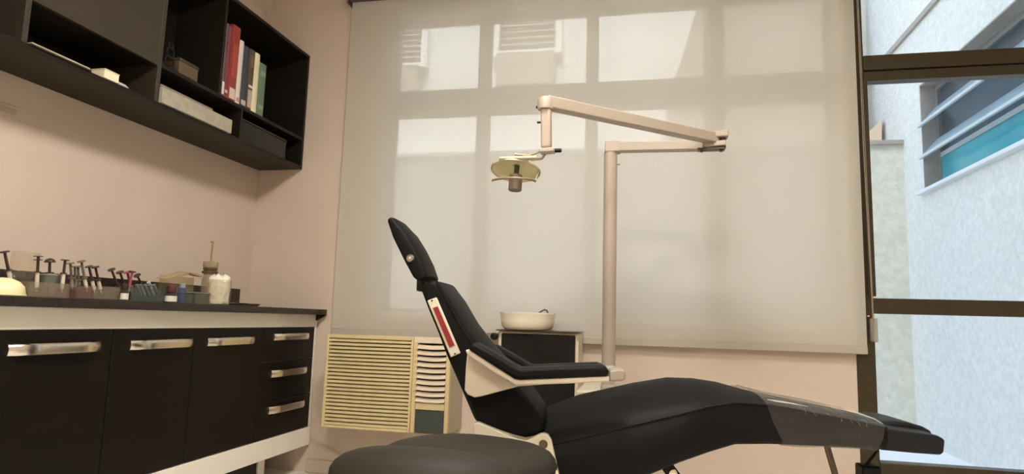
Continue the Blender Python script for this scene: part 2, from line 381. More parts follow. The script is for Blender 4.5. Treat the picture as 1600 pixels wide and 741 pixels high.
MB().box((XU+.002, 1.90, ZU1-.05), (XU+.012, 2.0, ZU1-.035)).build('handle', CHROME, d_)
# contents of the wall cabinet
def book(y0, y1, ztop, depth, cover, lab, band=None, extra=None, xf=-2.0385, tilt=0.0):
    r = tag(empty('book', (xf-depth/2, (y0+y1)/2, ZS1)), lab, 'book', 'books on the wall cabinet shelf')
    z0 = ZS1+.0005
    c = MB(); t = .0025
    c.box((xf-depth, y0, z0), (xf-.004, y0+t, ztop)); c.box((xf-depth, y1-t, z0), (xf-.004, y1, ztop))
    ym = (y0+y1)/2
    c.loft([[(xf-.004, y0, z), (xf-.001, y0+.25*(y1-y0), z), (xf, ym, z), (xf-.001, y1-.25*(y1-y0), z), (xf-.004, y1, z), (xf-.007, y1-t, z), (xf-.007, y0+t, z)] for z in (z0, ztop)])
    c.build('cover', mat('cover_%d_%d_%d' % cover, cover, .45, var=.06, vscale=20), r)
    MB().box((xf-depth+.004, y0+t+.0003, z0+.003), (xf-.008, y1-t-.0003, ztop-.004)).build('page_block', mat('paper_pages', (226, 216, 194), .8), r)
    if band:
        for (f0, f1, bc) in band:
            za = z0+(ztop-z0)*f0; zb = z0+(ztop-z0)*f1
            MB().box((xf-.0012, y0+.15*(y1-y0), za), (xf+.0008, y1-.15*(y1-y0), zb)).build('spine_label', mat('label_%d_%d_%d' % bc, bc, .5), r)
book(2.636, 2.656, 2.272, .18, (96, 78, 84), 'greyish purple book at the left end of the shelf row', [(.02, .19, (222, 214, 204))])
book(2.657, 2.684, 2.268, .18, (124, 56, 66), 'dark wine-red book beside the bright red one', [(.06, .10, (200, 190, 170))])
book(2.686, 2.746, 2.290, .19, (150, 56, 50), 'tall thick red book, the widest in the row', [(.02, .16, (214, 196, 186)), (.3, .75, (164, 72, 62))])
book(2.748, 2.782, 2.236, .18, (222, 210, 202), 'white book right beside the tall red one', [(.03, .09, (190, 150, 140))])
book(2.784, 2.832, 2.222, .18, (56, 62, 80), 'dark blue book between white and brown spines', [(.02, .10, (190, 184, 174))])
book(2.834, 2.878, 2.226, .18, (84, 68, 54), 'brown patterned book beside the cream spine', [(.36, .40, (232, 226, 214)), (.03, .32, (186, 172, 156)), (.7, .9, (120, 96, 76))])
book(2.880, 2.922, 2.226, .18, (232, 222, 190), 'pale cream book beside the green one')
book(2.924, 2.984, 2.190, .18, (104, 128, 104), 'green book at the right end of the shelf row', [(.12, .2, (134, 156, 132)), (.75, .85, (134, 156, 132))])
# dark openwork ornament
orn = tag(empty('ornament', (-2.07, 2.325, ZS1)), 'small dark openwork ornament in the upper niche', 'ornament')
ORN = mat('ornament_dark', (36, 32, 26), .6, spec=.15)
MB().box((-2.10, 2.300, ZS1), (-2.045, 2.352, ZS1+.012)).build('base', ORN, orn, bevel=.002)
for i, (zz, rr) in enumerate(((.04, .026), (.082, .022), (.114, .013))):
    ring = [(-2.07, 2.325+rr*math.cos(a*math.pi/8), ZS1+zz+rr*math.sin(a*math.pi/8)) for a in range(17)]
    MB().tube(ring, .004, 6).build('ring', ORN, orn)
sb = tag(empty('small_box', (-2.10, 2.42, ZS1)), 'small taupe box beside the dark ornament', 'box')
MB().box((-2.15, 2.362, ZS1), (-2.05, 2.482, ZS1+.062)).build('body', mat('taupe_card', (92, 77, 59), .6), sb, bevel=.002)
MB().box((-2.152, 2.360, ZS1+.0622), (-2.048, 2.484, ZS1+.076)).build('lid', mat('dark_taupe_card', (60, 50, 39), .6), sb, bevel=.002)
cb = tag(empty('carton', (-2.08, 2.48, ZU0+th)), 'long mottled grey carton in the low niche', 'box')
GREYCARD = mat('mottled_grey_card', (176, 170, 152), .7, var=.18, vscale=30)
MB().box((-2.22, 2.250, ZU0+th), (-2.020, 2.712, ZU0+th+.068)).build('body', GREYCARD, cb, bevel=.002)
MB().box((-2.22, 2.252, ZU0+th+.0682), (-2.035, 2.585, ZU0+th+.084)).build('lid', mat('grey_card_lid', (128, 122, 108), .7), cb, bevel=.002)
gb = tag(empty('glass_box', (-2.12, 3.04, ZU0+th)), 'dark green tinted box in the far low niche', 'box')
MB().box((-2.25, 2.83, ZU0+th), (-2.06, 3.255, ZU0+th+.112)).build('body', mat('dark_green_tint', (26, 30, 26), .25), gb, bevel=.004)
MB().box((-2.252, 2.828, ZU0+th+.1122), (-2.058, 3.257, ZU0+th+.122)).build('lid', mat('dark_green_lid', (36, 40, 34), .3), gb, bevel=.003)
fo = tag(empty('paper_folder', (-2.10, 1.79, ZU0+th)), 'thin pale folder lying flat in the low niche', 'folder')
MB().box((-2.22, 1.665, ZU0+th), (-2.024, 1.90, ZU0+th+.004)).build('cover', mat('folder_dark', (70, 60, 48), .6), fo)  # dark layer below the sheet: its shadow and reflection put into colour
MB().box((-2.22, 1.668, ZU0+th+.0042), (-2.026, 1.897, ZU0+th+.009)).build('sheet', mat('folder_paper', (190, 178, 150), .7), fo)
c1 = tag(empty('card_box', (-2.06, 1.995, ZU0+th)), 'small cream card box standing in the low niche', 'box')
MB().box((-2.09, 1.962, ZU0+th), (-2.028, 2.030, ZU0+th+.032)).build('body', mat('cream_card', (236, 230, 200), .6), c1, bevel=.0015)
MB().box((-2.091, 1.961, ZU0+th+.0322), (-2.027, 2.031, ZU0+th+.036)).build('flap', mat('cream_card_flap', (214, 206, 176), .6), c1)
c2 = tag(empty('card_stack', (-2.06, 2.058, ZU0+th)), 'little stack of grey cards beside the cream card box', 'cards')
for i in range(3):
    MB().box((-2.08+.003*i, 2.034, ZU0+th+.004*i), (-2.030-.003*i, 2.082-.004*i, ZU0+th+.004*i+.0035)).build('card', mat('grey_card', (176, 184, 182), .6), c2)

# ------------------------------------------------------------------ base cabinet, worktop
XC = -1.865
bc = tag(empty('base_cabinet', ((XL+XC)/2, 2.2, 0)), 'white base cabinet with dark doors and drawers along the left wall', 'cabinet')
MB().box((XL+.002, .90, .150), (XC-.022, D-.012, .866)).build('body', WHITELAM, bc)
MB().box((XC-.021, .90, .797), (XC, D-.012, .866)).build('top_rail', WHITELAM, bc, bevel=.001)
MB().box((XC-.021, .90, .150), (XC, D-.012, .248)).build('bottom_rail', WHITELAM, bc, bevel=.001)
MB().box((XC-.021, D-.034, .249), (XC, D-.012, .796)).build('end_stile', WHITELAM, bc, bevel=.001)
def handle(par, ya, yb_, z):
    x = XC+.001; bow = []
    for i in range(13):
        t = i/12; yy = ya+(yb_-ya)*t; bow.append((yy, x + .026*min(1, 4.5*min(t, 1-t))**.6))
    rings = []
    for yy, xx in bow: rings.append([(xx, yy, z-.018), (xx+.005, yy, z-.015), (xx+.007, yy, z), (xx+.005, yy, z+.015), (xx, yy, z+.018), (xx-.003, yy, z)])
    MB().loft(rings).build('handle', CHROME, par, smooth=50)
yj = [1.07, 1.530, 1.963, 2.383, 2.861]
hh = [(1.13, 1.47), (1.577, 1.907), (2.039, 2.370), (2.461, 2.800)]
for i in range(4):
    d_ = MB().box((XC-.020, yj[i]+.002, .252), (XC+.0, yj[i+1]-.002, .794)).build('door', DOORWOOD, bc, bevel=.002)
    handle(d_, *hh[i], .737)
for (za, zb, zh) in ((.625, .794, .748), (.438, .621, .565), (.252, .434, .386)):
    d_ = MB().box((XC-.020, 2.863, za), (XC+.0, D-.036, zb)).build('drawer', DOORWOOD, bc, bevel=.002)
    handle(d_, 2.960, 3.300, zh)
MB().box((XC-.16, .92, 0), (XC-.13, 3.10, .149)).build('plinth', BLACKWOOD, bc)
MB().box((XC-.17, 3.101, 0), (XC-.12, 3.16, .149)).build('foot', WHITELAM, bc, bevel=.002)
wt = tag(empty('worktop', (-2.06, 2.2, .867)), 'dark polished granite worktop on the base cabinet', 'worktop')
MB().box((XL+.002, .88, .867), (-1.808, D-.012, .896)).build('slab', GRANITE, wt, bevel=.002)
MB().box((XL+.002, .88, .8962), (XL+.022, 3.285, .998)).build('backsplash', GRANITE, wt, bevel=.0015)
MB().prism([(-1.864, D-.012, .8665), (-1.802, D-.012, .8665), (-1.864, D-.012, .832)], (0, -.02, 0)).build('end_bracket', GRANITE, wt)

# ------------------------------------------------------------------ things on the worktop
ZT = .8965
XI = -2.0
SYD = mat('dark_plunger', (58, 44, 34), .5); SYB = mat('grey_brown_plunger', (112, 98, 78), .5); SYW = mat('pale_barrel', (214, 206, 184), .4)
SYP = mat('magenta_plunger', (150, 62, 74), .45); SYBL = clear('blue_barrel', (200, 208, 228), .7, body=(110, 122, 164))
SYC = clear('clear_barrel', (232, 232, 224), .6, body=(200, 200, 190))
def syringe(top, bot, label, rod=SYD, barrel=SYW, X=XI, fl=.014, frac=.5, br=.0062, double=False, dome=False):
    a = atX(*top, X); b = atX(*bot, X); a = Vector((X, a.y, a.z)); b = Vector((X, b.y, max(b.z, ZT+.006)))
    t = (a-b).normalized(); L = (a-b).length
    r = tag(empty('syringe', b), label, 'syringe', 'syringes in the holders')
    m_ = b + t*L*frac
    MB().lathe([(.0018, 0), (.0026, .012), (br, .014), (br, L*frac)], b, 12, t).build('barrel', barrel, r)
    MB().lathe([(fl*.72, -.002), (fl*.72, .002)], m_, 12, t).build('finger_flange', rod, r)
    MB().lathe([(.0046, .0021), (.0042, L*(1-frac)-.003)], m_, 8, t).build('plunger_rod', rod, r)
    if dome: MB().lathe([(fl*.95, -.004), (fl*.95, 0), (fl*.7, .007), (fl*.2, .011)], a-t*.006, 14, t).build('thumb_rest', rod, r)
    else: MB().lathe([(fl, -.0029), (fl*.95, 0)], a, 12, t).build('thumb_rest', rod, r)
    if double: MB().lathe([(fl*.9, -.001), (fl*.9, .002)], a-t*.014, 12, t).build('spacer_ring', rod, r)
syringe((7, 393), (18, 446), 'leaning dark-plunger syringe beside the pale dome, leftmost of all', frac=.45)
syringe((60, 400), (57, 456), 'upright syringe with doubled dark flanges and pale barrel', double=True, frac=.55)
syringe((78, 406), (77, 440), 'dark mushroom-topped syringe standing in the grey beaker', X=-2.05, dome=True, frac=.4, fl=.018)
syringe((102, 406), (96, 457), 'dark syringe with pale barrel right of the grey beaker', frac=.58)
syringe((110, 411), (113, 458), 'grey-brown syringe just right of the pale-barrelled one', rod=SYB, barrel=SYC, X=-2.04)
syringe((117, 416), (118, 460), 'short grey-brown syringe in the middle of the cluster', rod=SYB, barrel=SYC, X=-2.05)
syringe((122, 416), (124, 460), 'second short grey-brown syringe, behind the tallest brown one', rod=SYB, barrel=SYC, X=-2.07)
syringe((127, 408), (136, 456), 'tallest grey-brown syringe, leaning, in the cluster', rod=SYB, frac=.45)
syringe((139, 416), (148, 458), 'leaning dark syringe, left of a matching pair', frac=.5)
syringe((149, 417), (158, 458), 'leaning dark syringe, right of a matching pair', frac=.5)
syringe((174, 421), (189, 460), 'dark syringe standing alone, leaning towards the corner', frac=.3, barrel=SYD)
syringe((187, 425), (200, 460), 'dark syringe left of the magenta one', frac=.35, barrel=SYC)
syringe((199, 425), (206, 460), 'magenta syringe among the dark ones', rod=SYP, barrel=SYC, frac=.35, fl=.016)
syringe((207, 424), (199, 462), 'crossed magenta syringe leaning the other way', rod=SYP, barrel=SYC, X=-1.975, frac=.35)
syringe((214, 430), (232, 466), 'dark leaning syringe right of the magenta ones', frac=.3, barrel=SYD)
syringe((232, 441), (246, 461), 'pale blue-grey syringe lying slanted in the clear trough', rod=mat('ice_blue', (170, 184, 190), .4), barrel=mat('ice_blue2', (120, 136, 146), .4), frac=.5, fl=.008)

def tray(name, label, cat, x0, x1, y0, y1, z1, M, wall=.003, cells=0, base=None):
    r = tag(empty(name, ((x0+x1)/2, (y0+y1)/2, ZT)), label, cat)
    MB().box((x0, y0, ZT), (x1, y1, ZT+.004)).build('base', base or M, r)
    for a in ((x0, y0, x1, y0+wall), (x0, y1-wall, x1, y1), (x0, y0+wall, x0+wall, y1-wall), (x1-wall, y0+wall, x1, y1-wall)):
        MB().box((a[0], a[1], ZT+.0042), (a[2], a[3], z1)).build('side', M, r)
    for i in range(cells):
        yy = y0+(y1-y0)*(i+1)/(cells+1)
        MB().box((x0+wall, yy-.001, ZT+.0042), (x1-wall, yy+.001, z1-.006)).build('partition', M, r)
    return r
CL1 = clear('clear_acrylic', (246, 243, 236), .90, body=(206, 190, 170))
CL2 = clear('teal_acrylic', (234, 238, 237), .88, body=(112, 122, 118))
CL3 = clear('pink_acrylic', (247, 238, 234), .92, body=(190, 160, 148))
Y = lambda px, py=455, X=XI: atX(px, py, X).y
tray('acrylic_holder', 'low clear acrylic holder with a pinkish base, under the left syringes', 'holder', -2.06, -1.945, Y(22), Y(88), ZT+.050, CL1, cells=1, base=mat('pink_base', (112, 84, 70), .5))
tray('acrylic_holder', 'pinkish clear holder crowded with brown syringes', 'holder', -2.11, -1.945, Y(98), Y(124), ZT+.042, CL3)
tray('acrylic_holder', 'smoky clear holder around the leaning dark pair', 'holder', -2.06, -1.945, Y(126), Y(170), ZT+.050, CL1, base=mat('smoke_base', (60, 54, 44), .5))
tray('acrylic_trough', 'long teal-tinted clear trough of leaning tubes', 'holder', -2.06, -1.945, Y(186), Y(256), ZT+.055, CL2, base=mat('teal_base', (54, 58, 54), .5))
GT = mat('grey_tube', (110, 116, 104), .5); GT2 = mat('pale_tube', (156, 158, 142), .45)
for i, px in enumerate((213, 219, 226, 233, 240)):
    a = atX(px, 445, -1.985); b = atX(px+8, 463, -1.985)
    t = Vector((-1.985, b.y, max(b.z, ZT+.008)))
    r = tag(empty('glass_tube', t), ('first', 'second', 'third', 'fourth', 'fifth')[i] + ' slanted grey tube from the left in the teal trough', 'tube', 'tubes in the trough')
    dv = Vector((-1.985, a.y, a.z))-t
    MB().lathe([(.003, 0), (.006, .006), (.006, dv.length*.8)], t, 10, dv).build('body', GT2 if i % 2 else GT, r)
    MB().lathe([(.0068, dv.length*.801), (.0068, dv.length)], t, 10, dv).build('cap', GT, r)
# grey beaker
bk = tag(empty('beaker', (-2.06, Y(77, 440, -2.06), ZT)), 'grey translucent beaker holding the mushroom-topped syringe', 'beaker')
by = Y(77, 440, -2.06)
MB().lathe([(.022, 0), (.029, .004), (.032, .082), (.034, .084), (.030, .084), (.027, .006), (.001, .005)], (-2.06, by, ZT), 20).build('cup', clear('grey_cup', (206, 214, 212), .45, body=(130, 136, 126)), bk)
MB().lathe([(.0335, .079), (.0345, .0815), (.0335, .0842)], (-2.06, by, ZT), 20, caps=False).build('rim', GT2, bk)
# clear cup bag
cu = tag(empty('plastic_sleeve', (-2.10, Y(40, 440, -2.1), ZT)), 'tall crinkled clear plastic sleeve behind the left holder', 'plastic sleeve')
cy_ = Y(36, 440, -2.1)
rings = []
for i in range(7):
    z = ZT+.155*i/6
    rings.append([(-2.10+.03*math.cos(a*math.pi/9)*(1+.12*math.sin(a*2.1+i)), cy_+.046*math.sin(a*math.pi/9)*(1+.1*math.sin(a*1.7+i*1.3)), z) for a in range(18)])
MB().loft(rings, caps=False).build('film', clear('clear_film', (248, 246, 240), .94, body=(206, 190, 160), bump=.5), cu)
MB().lathe([(.03, 0), (.03, .003)], (-2.10, cy_, ZT), 16).build('base', CL1, cu)
# pale dome
dm = tag(empty('dome_cup', (-1.99, Y(-8, 455, -1.99), ZT)), 'pale yellow domed cup cut off by the left border', 'cup')
dy = Y(-6, 455, -1.95)
MB().lathe([(.060, 0), (.061, .008), (.056, .03), (.042, .045), (.02, .054), (.001, .056)], (-1.93, dy, ZT), 28).build('dome', mat('pale_yellow', (240, 230, 180), .35), dm)
MB().lathe([(.062, 0), (.064, .003), (.062, .006)], (-1.93, dy, ZT), 28, caps=False).build('rim', mat('pale_yellow2', (226, 214, 160), .35), dm)
# small vials with white labels
def vial(px, wpx, htop, cap, label, lab=(222, 216, 204), X=-1.93):
    ya = Y(px-wpx/2, 465, X); yb_ = Y(px+wpx/2, 465, X); R = abs(yb_-ya)*.42; yc = (ya+yb_)/2
    r = tag(empty('vial', (X, yc, ZT)), label, 'vial')
    MB().lathe([(R*.95, 0), (R, .003), (R, .036), (R*.6, .042)], (X, yc, ZT), 18).build('body', mat('vial_dark', (56, 46, 40), .3), r)
    MB().lathe([(R*1.03, .006), (R*1.03, .029)], (X, yc, ZT), 18, caps=False).build('paper_label', mat('vial_label', lab, .6), r)
    MB().lathe([(R*.72, .0421), (R*.78, .045), (R*.78, htop), (R*.6, htop+.003)], (X, yc, ZT), 18).build('cap', cap, r)
vial(194, 11, .062, SYD, 'small dark vial with square white label, left of the trough')
vial(267, 15, .072, mat('brick_red', (88, 48, 42), .5), 'vial with wide white label and brick-red cap')
r = tag(empty('blue_tube', (-1.98, Y(284, 460, -1.98), ZT)), 'blue plastic tube beside the red-capped vial', 'tube')
yy = Y(284, 460, -1.98)
MB().lathe([(.012, 0), (.017, .004), (.017, .062), (.011, .068)], (-1.98, yy, ZT), 16).build('body', SYBL, r)
MB().lathe([(.012, .0681), (.012, .084), (.009, .087)], (-1.98, yy, ZT), 16).build('cap', mat('blue_grey_cap', (140, 146, 160), .4), r)
bx = tag(empty('clear_box', (-2.0, Y(302, 460), ZT)), 'small clear lidded box left of the cotton jar', 'box')
MB().box((-2.05, Y(290, 462), ZT), (-1.95, Y(312, 462), ZT+.046)).build('body', clear('grey_clear', (226, 230, 222), .65, body=(130, 134, 118)), bx, bevel=.003)
MB().box((-2.052, Y(289, 462), ZT+.0462), (-1.948, Y(313, 462), ZT+.053)).build('lid', clear('grey_clear2', (226, 230, 222), .5, body=(150, 152, 136)), bx, bevel=.002)
# tilted clear lid standing behind
ld = tag(empty('plastic_canopy', (-2.10, Y(275, 440, -2.12), ZT)), 'translucent peaked plastic cover behind the blue tube', 'cover')
A = atX(244, 434, -2.12); Bp = atX(279, 424, -2.12); Cp = atX(303, 428, -2.12)
for nm, (p, q) in (('panel', (A, Bp)), ('panel', (Bp, Cp))):
    MB().prism([(-2.12, p.y, p.z), (-2.12, q.y, q.z), (-2.12, q.y, q.z-.012), (-2.12, p.y, p.z-.003)], (.055, 0, -.004)).build(nm, clear('tan_film', (240, 230, 208), .6, body=(206, 190, 158)), ld)
MB().box((-2.12, A.y+.02, ZT), (-2.116, Cp.y, Cp.z-.02)).build('front', clear('tan_film2', (246, 240, 226), .85, body=(206, 192, 160)), ld)
# cotton jar
jy = (Y(322, 470, -1.95)+Y(357, 470, -1.95))/2; JR = .054; JX = -1.95
jr = tag(empty('cotton_jar', (JX, jy, ZT)), 'open glass jar packed with white cotton at the worktop end', 'jar')
MB().lathe([(JR*.95, 0), (JR, .004), (JR, .112), (JR*.97, .116), (JR*.95, .112), (JR*.95, .005), (.001, .004)], (JX, jy, ZT), 28).build('glass', clear('jar_glass', (250, 248, 242), .93, body=(220, 214, 200)), jr)
rings = []
for i in range(11):
    t = i/10; z = ZT+.006+.128*t
    rr = JR*.93*(1 if t < .85 else math.sqrt(max(.02, 1-((t-.85)/.17)**2)))
    rings.append([(JX+rr*math.cos(a*math.pi/14)*(1-.16*random.random()), jy+rr*math.sin(a*math.pi/14)*(1-.16*random.random()), z+(.010*math.sin(a*.9) if i > 6 else 0)) for a in range(28)])
MB().loft(rings).build('cotton', mat('cotton', (246, 242, 230), .95, var=.1, vscale=40, bump=1.0, bscale=40), jr, smooth=80)
# bottle with a long needle behind the jar
bX = -2.08; byy = Y(327, 440, bX)
bt = tag(empty('dispenser_bottle', (bX, byy, ZT)), 'slim clear bottle with dark collar and tall thin spout', 'bottle')
MB().lathe([(.032, 0), (.034, .004), (.034, .12), (.028, .140), (.028, .150)], (bX, byy, ZT), 20).build('body', clear('bottle_clear', (238, 232, 220), .6, body=(184, 168, 144)), bt)
MB().lathe([(.036, .1502), (.036, .162), (.029, .163), (.029, .167), (.033, .168), (.033, .178)], (bX, byy, ZT), 20).build('collar', mat('collar_brown', (90, 68, 46), .45), bt)
MB().lathe([(.030, .1782), (.034, .184), (.034, .206), (.010, .209), (.008, .212)], (bX, byy, ZT), 20).build('cap', clear('cap_tan', (232, 222, 204), .4, body=(188, 172, 146)), bt)
MB().tube([(bX, byy, ZT+.2122), (bX, byy, ZT+.302)], .0042, 8).build('spout', mat('spout_tan', (150, 124, 90), .4), bt)
MB().tube([(bX, byy-.012, ZT+.3022), (bX, byy+.008, ZT+.303)], .004, 8).build('nozzle', mat('spout_tan', (150, 124, 90), .4), bt)
# flat dish at the end
dsy = Y(372, 474, -1.95)
ds = tag(empty('flat_dish', (-1.95, dsy, ZT)), 'flat grey metal dish beside the cotton jar', 'dish')
MB().lathe([(.045, 0), (.066, .002), (.076, .012), (.078, .013), (.064, .004), (.001, .003)], (-1.95, dsy+.045, ZT), 26).build('bowl', mat('dish_grey', (150, 142, 124), .4, metal=.5), ds)
MB().lathe([(.077, .0115), (.079, .013), (.077, .0145)], (-1.95, dsy+.045, ZT), 26, caps=False).build('rim', CHROME, ds)

# pale streak on the left wall under the cabinet, built as a thin bar
rl = tag(empty('mounting_rail', (XL+.02, 1.5, 1.56)), 'short pale rail on the left wall under the cabinet', 'rail')
MB().box((XL+.001, 1.10, 1.590), (XL+.014, 1.905, 1.600)).build('bar', mat('rail_pale', (206, 192, 166), .5), rl, bevel=.003)
MB().box((XL+.001, 1.10, 1.572), (XL+.006, 1.880, 1.5898)).build('backplate', mat('rail_grey', (190, 174, 152), .5), rl)

# ------------------------------------------------------------------ air conditioner
AY = 3.15
ac = tag(empty('air_conditioner', (-1.33, 3.28, .296)), 'yellowed window air conditioner set in the wall below the blind', 'air conditioner')
AX0, AX1, AZ0, AZ1 = -1.672, -.992, .292, .768; GX1 = -1.190
MB().box((AX0+.012, AY+.03, AZ0), (AX1, D-.001, AZ1-.016)).build('casing', mat('casing_greige', (196, 184, 160), .5), ac, bevel=.006)
MB().box((AX0+.02, AY+.018, AZ0+.02), (GX1-.01, AY+.0295, AZ1-.03)).build('grille_backing', ACDARK, ac)
MB().box((AX0, AY-.004, AZ0), (AX0+.016, AY+.03, AZ1)).build('grille_frame', ACBEIGE, ac, bevel=.003)
MB().box((GX1-.012, AY-.004, AZ0), (GX1, AY+.03, AZ1)).build('grille_frame', ACBEIGE, ac, bevel=.003)
MB().box((AX0+.0161, AY-.004, AZ1-.020), (GX1-.0121, AY+.03, AZ1)).build('grille_frame', ACBEIGE, ac, bevel=.003)
MB().box((AX0+.0161, AY-.004, AZ0), (GX1-.0121, AY+.03, AZ0+.014)).build('grille_frame', ACBEIGE, ac, bevel=.003)
NS = 23; pitch = (AZ1-.020-AZ0-.014)/NS
m0 = None
for i in range(NS):
    z = AZ0+.014+pitch*(i+.5)
    rings = []
    for j in range(7):
        t = j/6; x = AX0+.0162+(GX1-.0122-AX0-.0162)*t; bow = -.006*math.sin(math.pi*t)
        h = pitch*.37
        rings.append([(x, AY+bow, z-h), (x, AY+bow, z+h*.6), (x, AY+.016, z+h), (x, AY+.016, z-h*.6)])
    if m0 is None:
        m0 = MB().loft(rings).build('slat', ACBEIGE, ac); zb_ = z
    else:
        c = m0.copy(); COL.objects.link(c); c.location = m0.location + Vector((0, 0, z-zb_)); c.parent = ac
# right hand part: louvres, control recess
MB().box((GX1+.0002, AY+.004, AZ1-.03), (AX1, AY+.0299, AZ1)).build('top_band', ACWHITE, ac, bevel=.003)
MB().box((GX1+.0002, AY+.004, AZ0), (GX1+.022, AY+.0299, AZ1-.0302)).build('fascia', ACBEIGE, ac, bevel=.003)
MB().box((AX1-.022, AY+.004, AZ0), (AX1, AY+.0299, AZ1-.0302)).build('fascia', ACBEIGE, ac, bevel=.003)
LZ0 = .442
MB().box((GX1+.0222, AY+.006, LZ0-.034), (AX1-.0222, AY+.0299, LZ0)).build('fascia', ACBEIGE, ac, bevel=.003)
MB().box((GX1+.0222, AY+.02, LZ0+.0002), (AX1-.0222, AY+.0299, AZ1-.0302)).build('louvre_backing', ACDARK, ac)
m0 = None; NL = 10; lp = (AZ1-.034-LZ0)/NL
for i in range(NL):
    z = LZ0+lp*(i+.5); rings = []
    for j in range(5):
        t = j/4; x = GX1+.0225+(AX1-.0225-GX1-.0225)*t; bow = .004*math.sin(math.pi*t)
        rings.append([(x, AY+.000, z-lp*.32-bow), (x, AY-.003, z-lp*.24-bow), (x, AY+.016, z+lp*.40-bow), (x, AY+.019, z+lp*.34-bow)])
    if m0 is None:
        m0 = MB().loft(rings).build('louvre', ACWHITE, ac); zb_ = z
    else:
        c = m0.copy(); COL.objects.link(c); c.location = m0.location + Vector((0, 0, z-zb_)); c.parent = ac
for i in range(9):
    z = LZ0+lp*(i+1)
    MB().lathe([(.005, 0), (.005, .003), (.003, .005)], (GX1+.013, AY+.0039, z), 8, (0, -1, 0)).build('pin', ACBEIGE, ac)
MB().box((GX1+.0222, AY+.012, AZ0), (AX1-.0222, AY+.0299, LZ0-.0342)).build('control_panel', TEALPANEL, ac, bevel=.004)
# cable along the wall
ca = MB().tube([atY(486, 684, D-.01), atY(500, 694, D-.012), atY(520, 705, D-.012), atY(536, 714, D-.012), atY(556, 719, D-.012), atY(590, 730, D-.012)], .0035, 8)
tag(ca.build('power_cable', mat('pale_cable', (206, 190, 160), .5)), 'thin pale cable running along the wall below the air conditioner', 'cable')

# ------------------------------------------------------------------ cuspidor unit
cu = tag(empty('cuspidor_unit', (-.5, 3.1, 0)), 'white cuspidor cabinet with black front panel behind the dental chair', 'dental unit')
MB().box((-.748, 3.15, .10), (-.350, 3.34, .8145)).build('body', CREAM, cu, bevel=.008)
MB().box((-.730, 3.138, .30), (-.364, 3.1498, .802)).build('front_panel', BLACKPLAS, cu, bevel=.012, seg=3)
MB().box((-.754, 3.12, .8147), (-.344, 3.34, .8205)).build('top_plate', mat('top_plate_dark', (64, 44, 40), .3), cu, bevel=.002)
MB().box((-.300, 2.62, 0), (-.100, 3.02, .60)).build('base_body', CREAM, cu, bevel=.01)
MB().box((-.72, 2.95, 0), (-.301, 3.1498, .28)).build('base_link', CREAM, cu, bevel=.006)
MB().lathe([(.018, 0), (.018, .02), (.012, .024)], (-.768, 3.16, .785), 14, (0, -1, 0)).build('valve_knob', BLACKPLAS, cu)
MB().tube([(-.748, 3.2, .77), (-.80, 3.2, .77), (-.82, 3.2, .72), (-.82, 3.2, .5)], .010, 10).build('hose', mat('grey_hose', (120, 112, 100), .4), cu)
MB().box((-.812, 3.161, .74), (-.7482, 3.22, .80)).build('valve_block', mat('valve_grey', (140, 132, 118), .3, metal=.6), cu, bevel=.004)
bcx, bcy = -.612, 3.202
MB().lathe([(.06, 0), (.112, .003), (.128, .016), (.134, .045), (.136, .076), (.139, .080), (.138, .086), (.131, .085), (.122, .04), (.06, .018), (.001, .014)], (bcx, bcy, .8207), 36).build('basin', WHITECER, cu, smooth=50)
MB().tube([(bcx+.098, bcy+.02, .85), (bcx+.098, bcy+.02, .908), (bcx+.093, bcy+.02, .920), (bcx+.082, bcy+.015, .924), (bcx+.064, bcy+.01, .914), (bcx+.052, bcy+.01, .905)], .0042, 8).build('spout', mat('dark_chrome', (110, 100, 88), .25, metal=.9), cu)

# ------------------------------------------------------------------ dental lamp on its pole
lpx, lpy = -.176, 2.70
dl = tag(empty('dental_lamp', (lpx, lpy, .6005)), 'cream dental lamp on jointed arms above the chair', 'lamp')
PT = atY(954, 239, 2.70).z
MB().lathe([(.032, .6005), (.032, .615), (.028, .62), (.028, PT)], (lpx, lpy, 0), 24).build('pole', LAMPCREAM, dl)
a = atY(947, 231, 2.70); b = atY(1124, 227.5, 2.66)
MB().beam(a, b, .045, .040).build('lower_arm', LAMPCREAM, dl, bevel=.004)
MB().box((a.x-.004, 2.672, a.z-.024), (a.x+.06, 2.728, a.z+.023)).build('pole_cap', LAMPCREAM, dl, bevel=.004)
MB().lathe([(.005, 0), (.005, .012), (.003, .013)], (lpx+.027, 2.695, PT-.05), 8, (1, 0, 0)).build('set_screw', LAMPCREAM, dl)
J = atY(1117, 217, 2.62); E = atY(852, 160, 2.06)
MB().beam(J, E, .042, .042).build('upper_arm', LAMPCREAM, dl, bevel=.004)
a = atY(1098, 222, 2.62); b = atY(1138, 219, 2.61)
jm = MB(); jm.beam((a.x, 2.62, J.z+.012), (b.x, 2.62, J.z+.016), .055, .026); jm.beam((a.x, 2.62, J.z-.028), (b.x-.01, 2.62, J.z-.022), .05, .022)
jo = jm.build('elbow_joint', LAMPCREAM, dl, bevel=.004)
DK = mat('joint_dark', (84, 70, 52), .4, metal=.4)
MB().box((a.x-.02, 2.60, J.z-.046), (b.x-.012, 2.645, J.z-.0395)).build('elbow_plate', DK, dl, bevel=.001)
MB().lathe([(.012, -.036), (.012, .036)], (b.x-.02, 2.62, J.z-.004), 12).build('elbow_pin', DK, dl)
for dx in (0.0, .075): MB().lathe([(.006, -.054), (.008, -.0465)], (a.x-.005+dx, 2.62, J.z), 10).build('bolt', DK, dl)
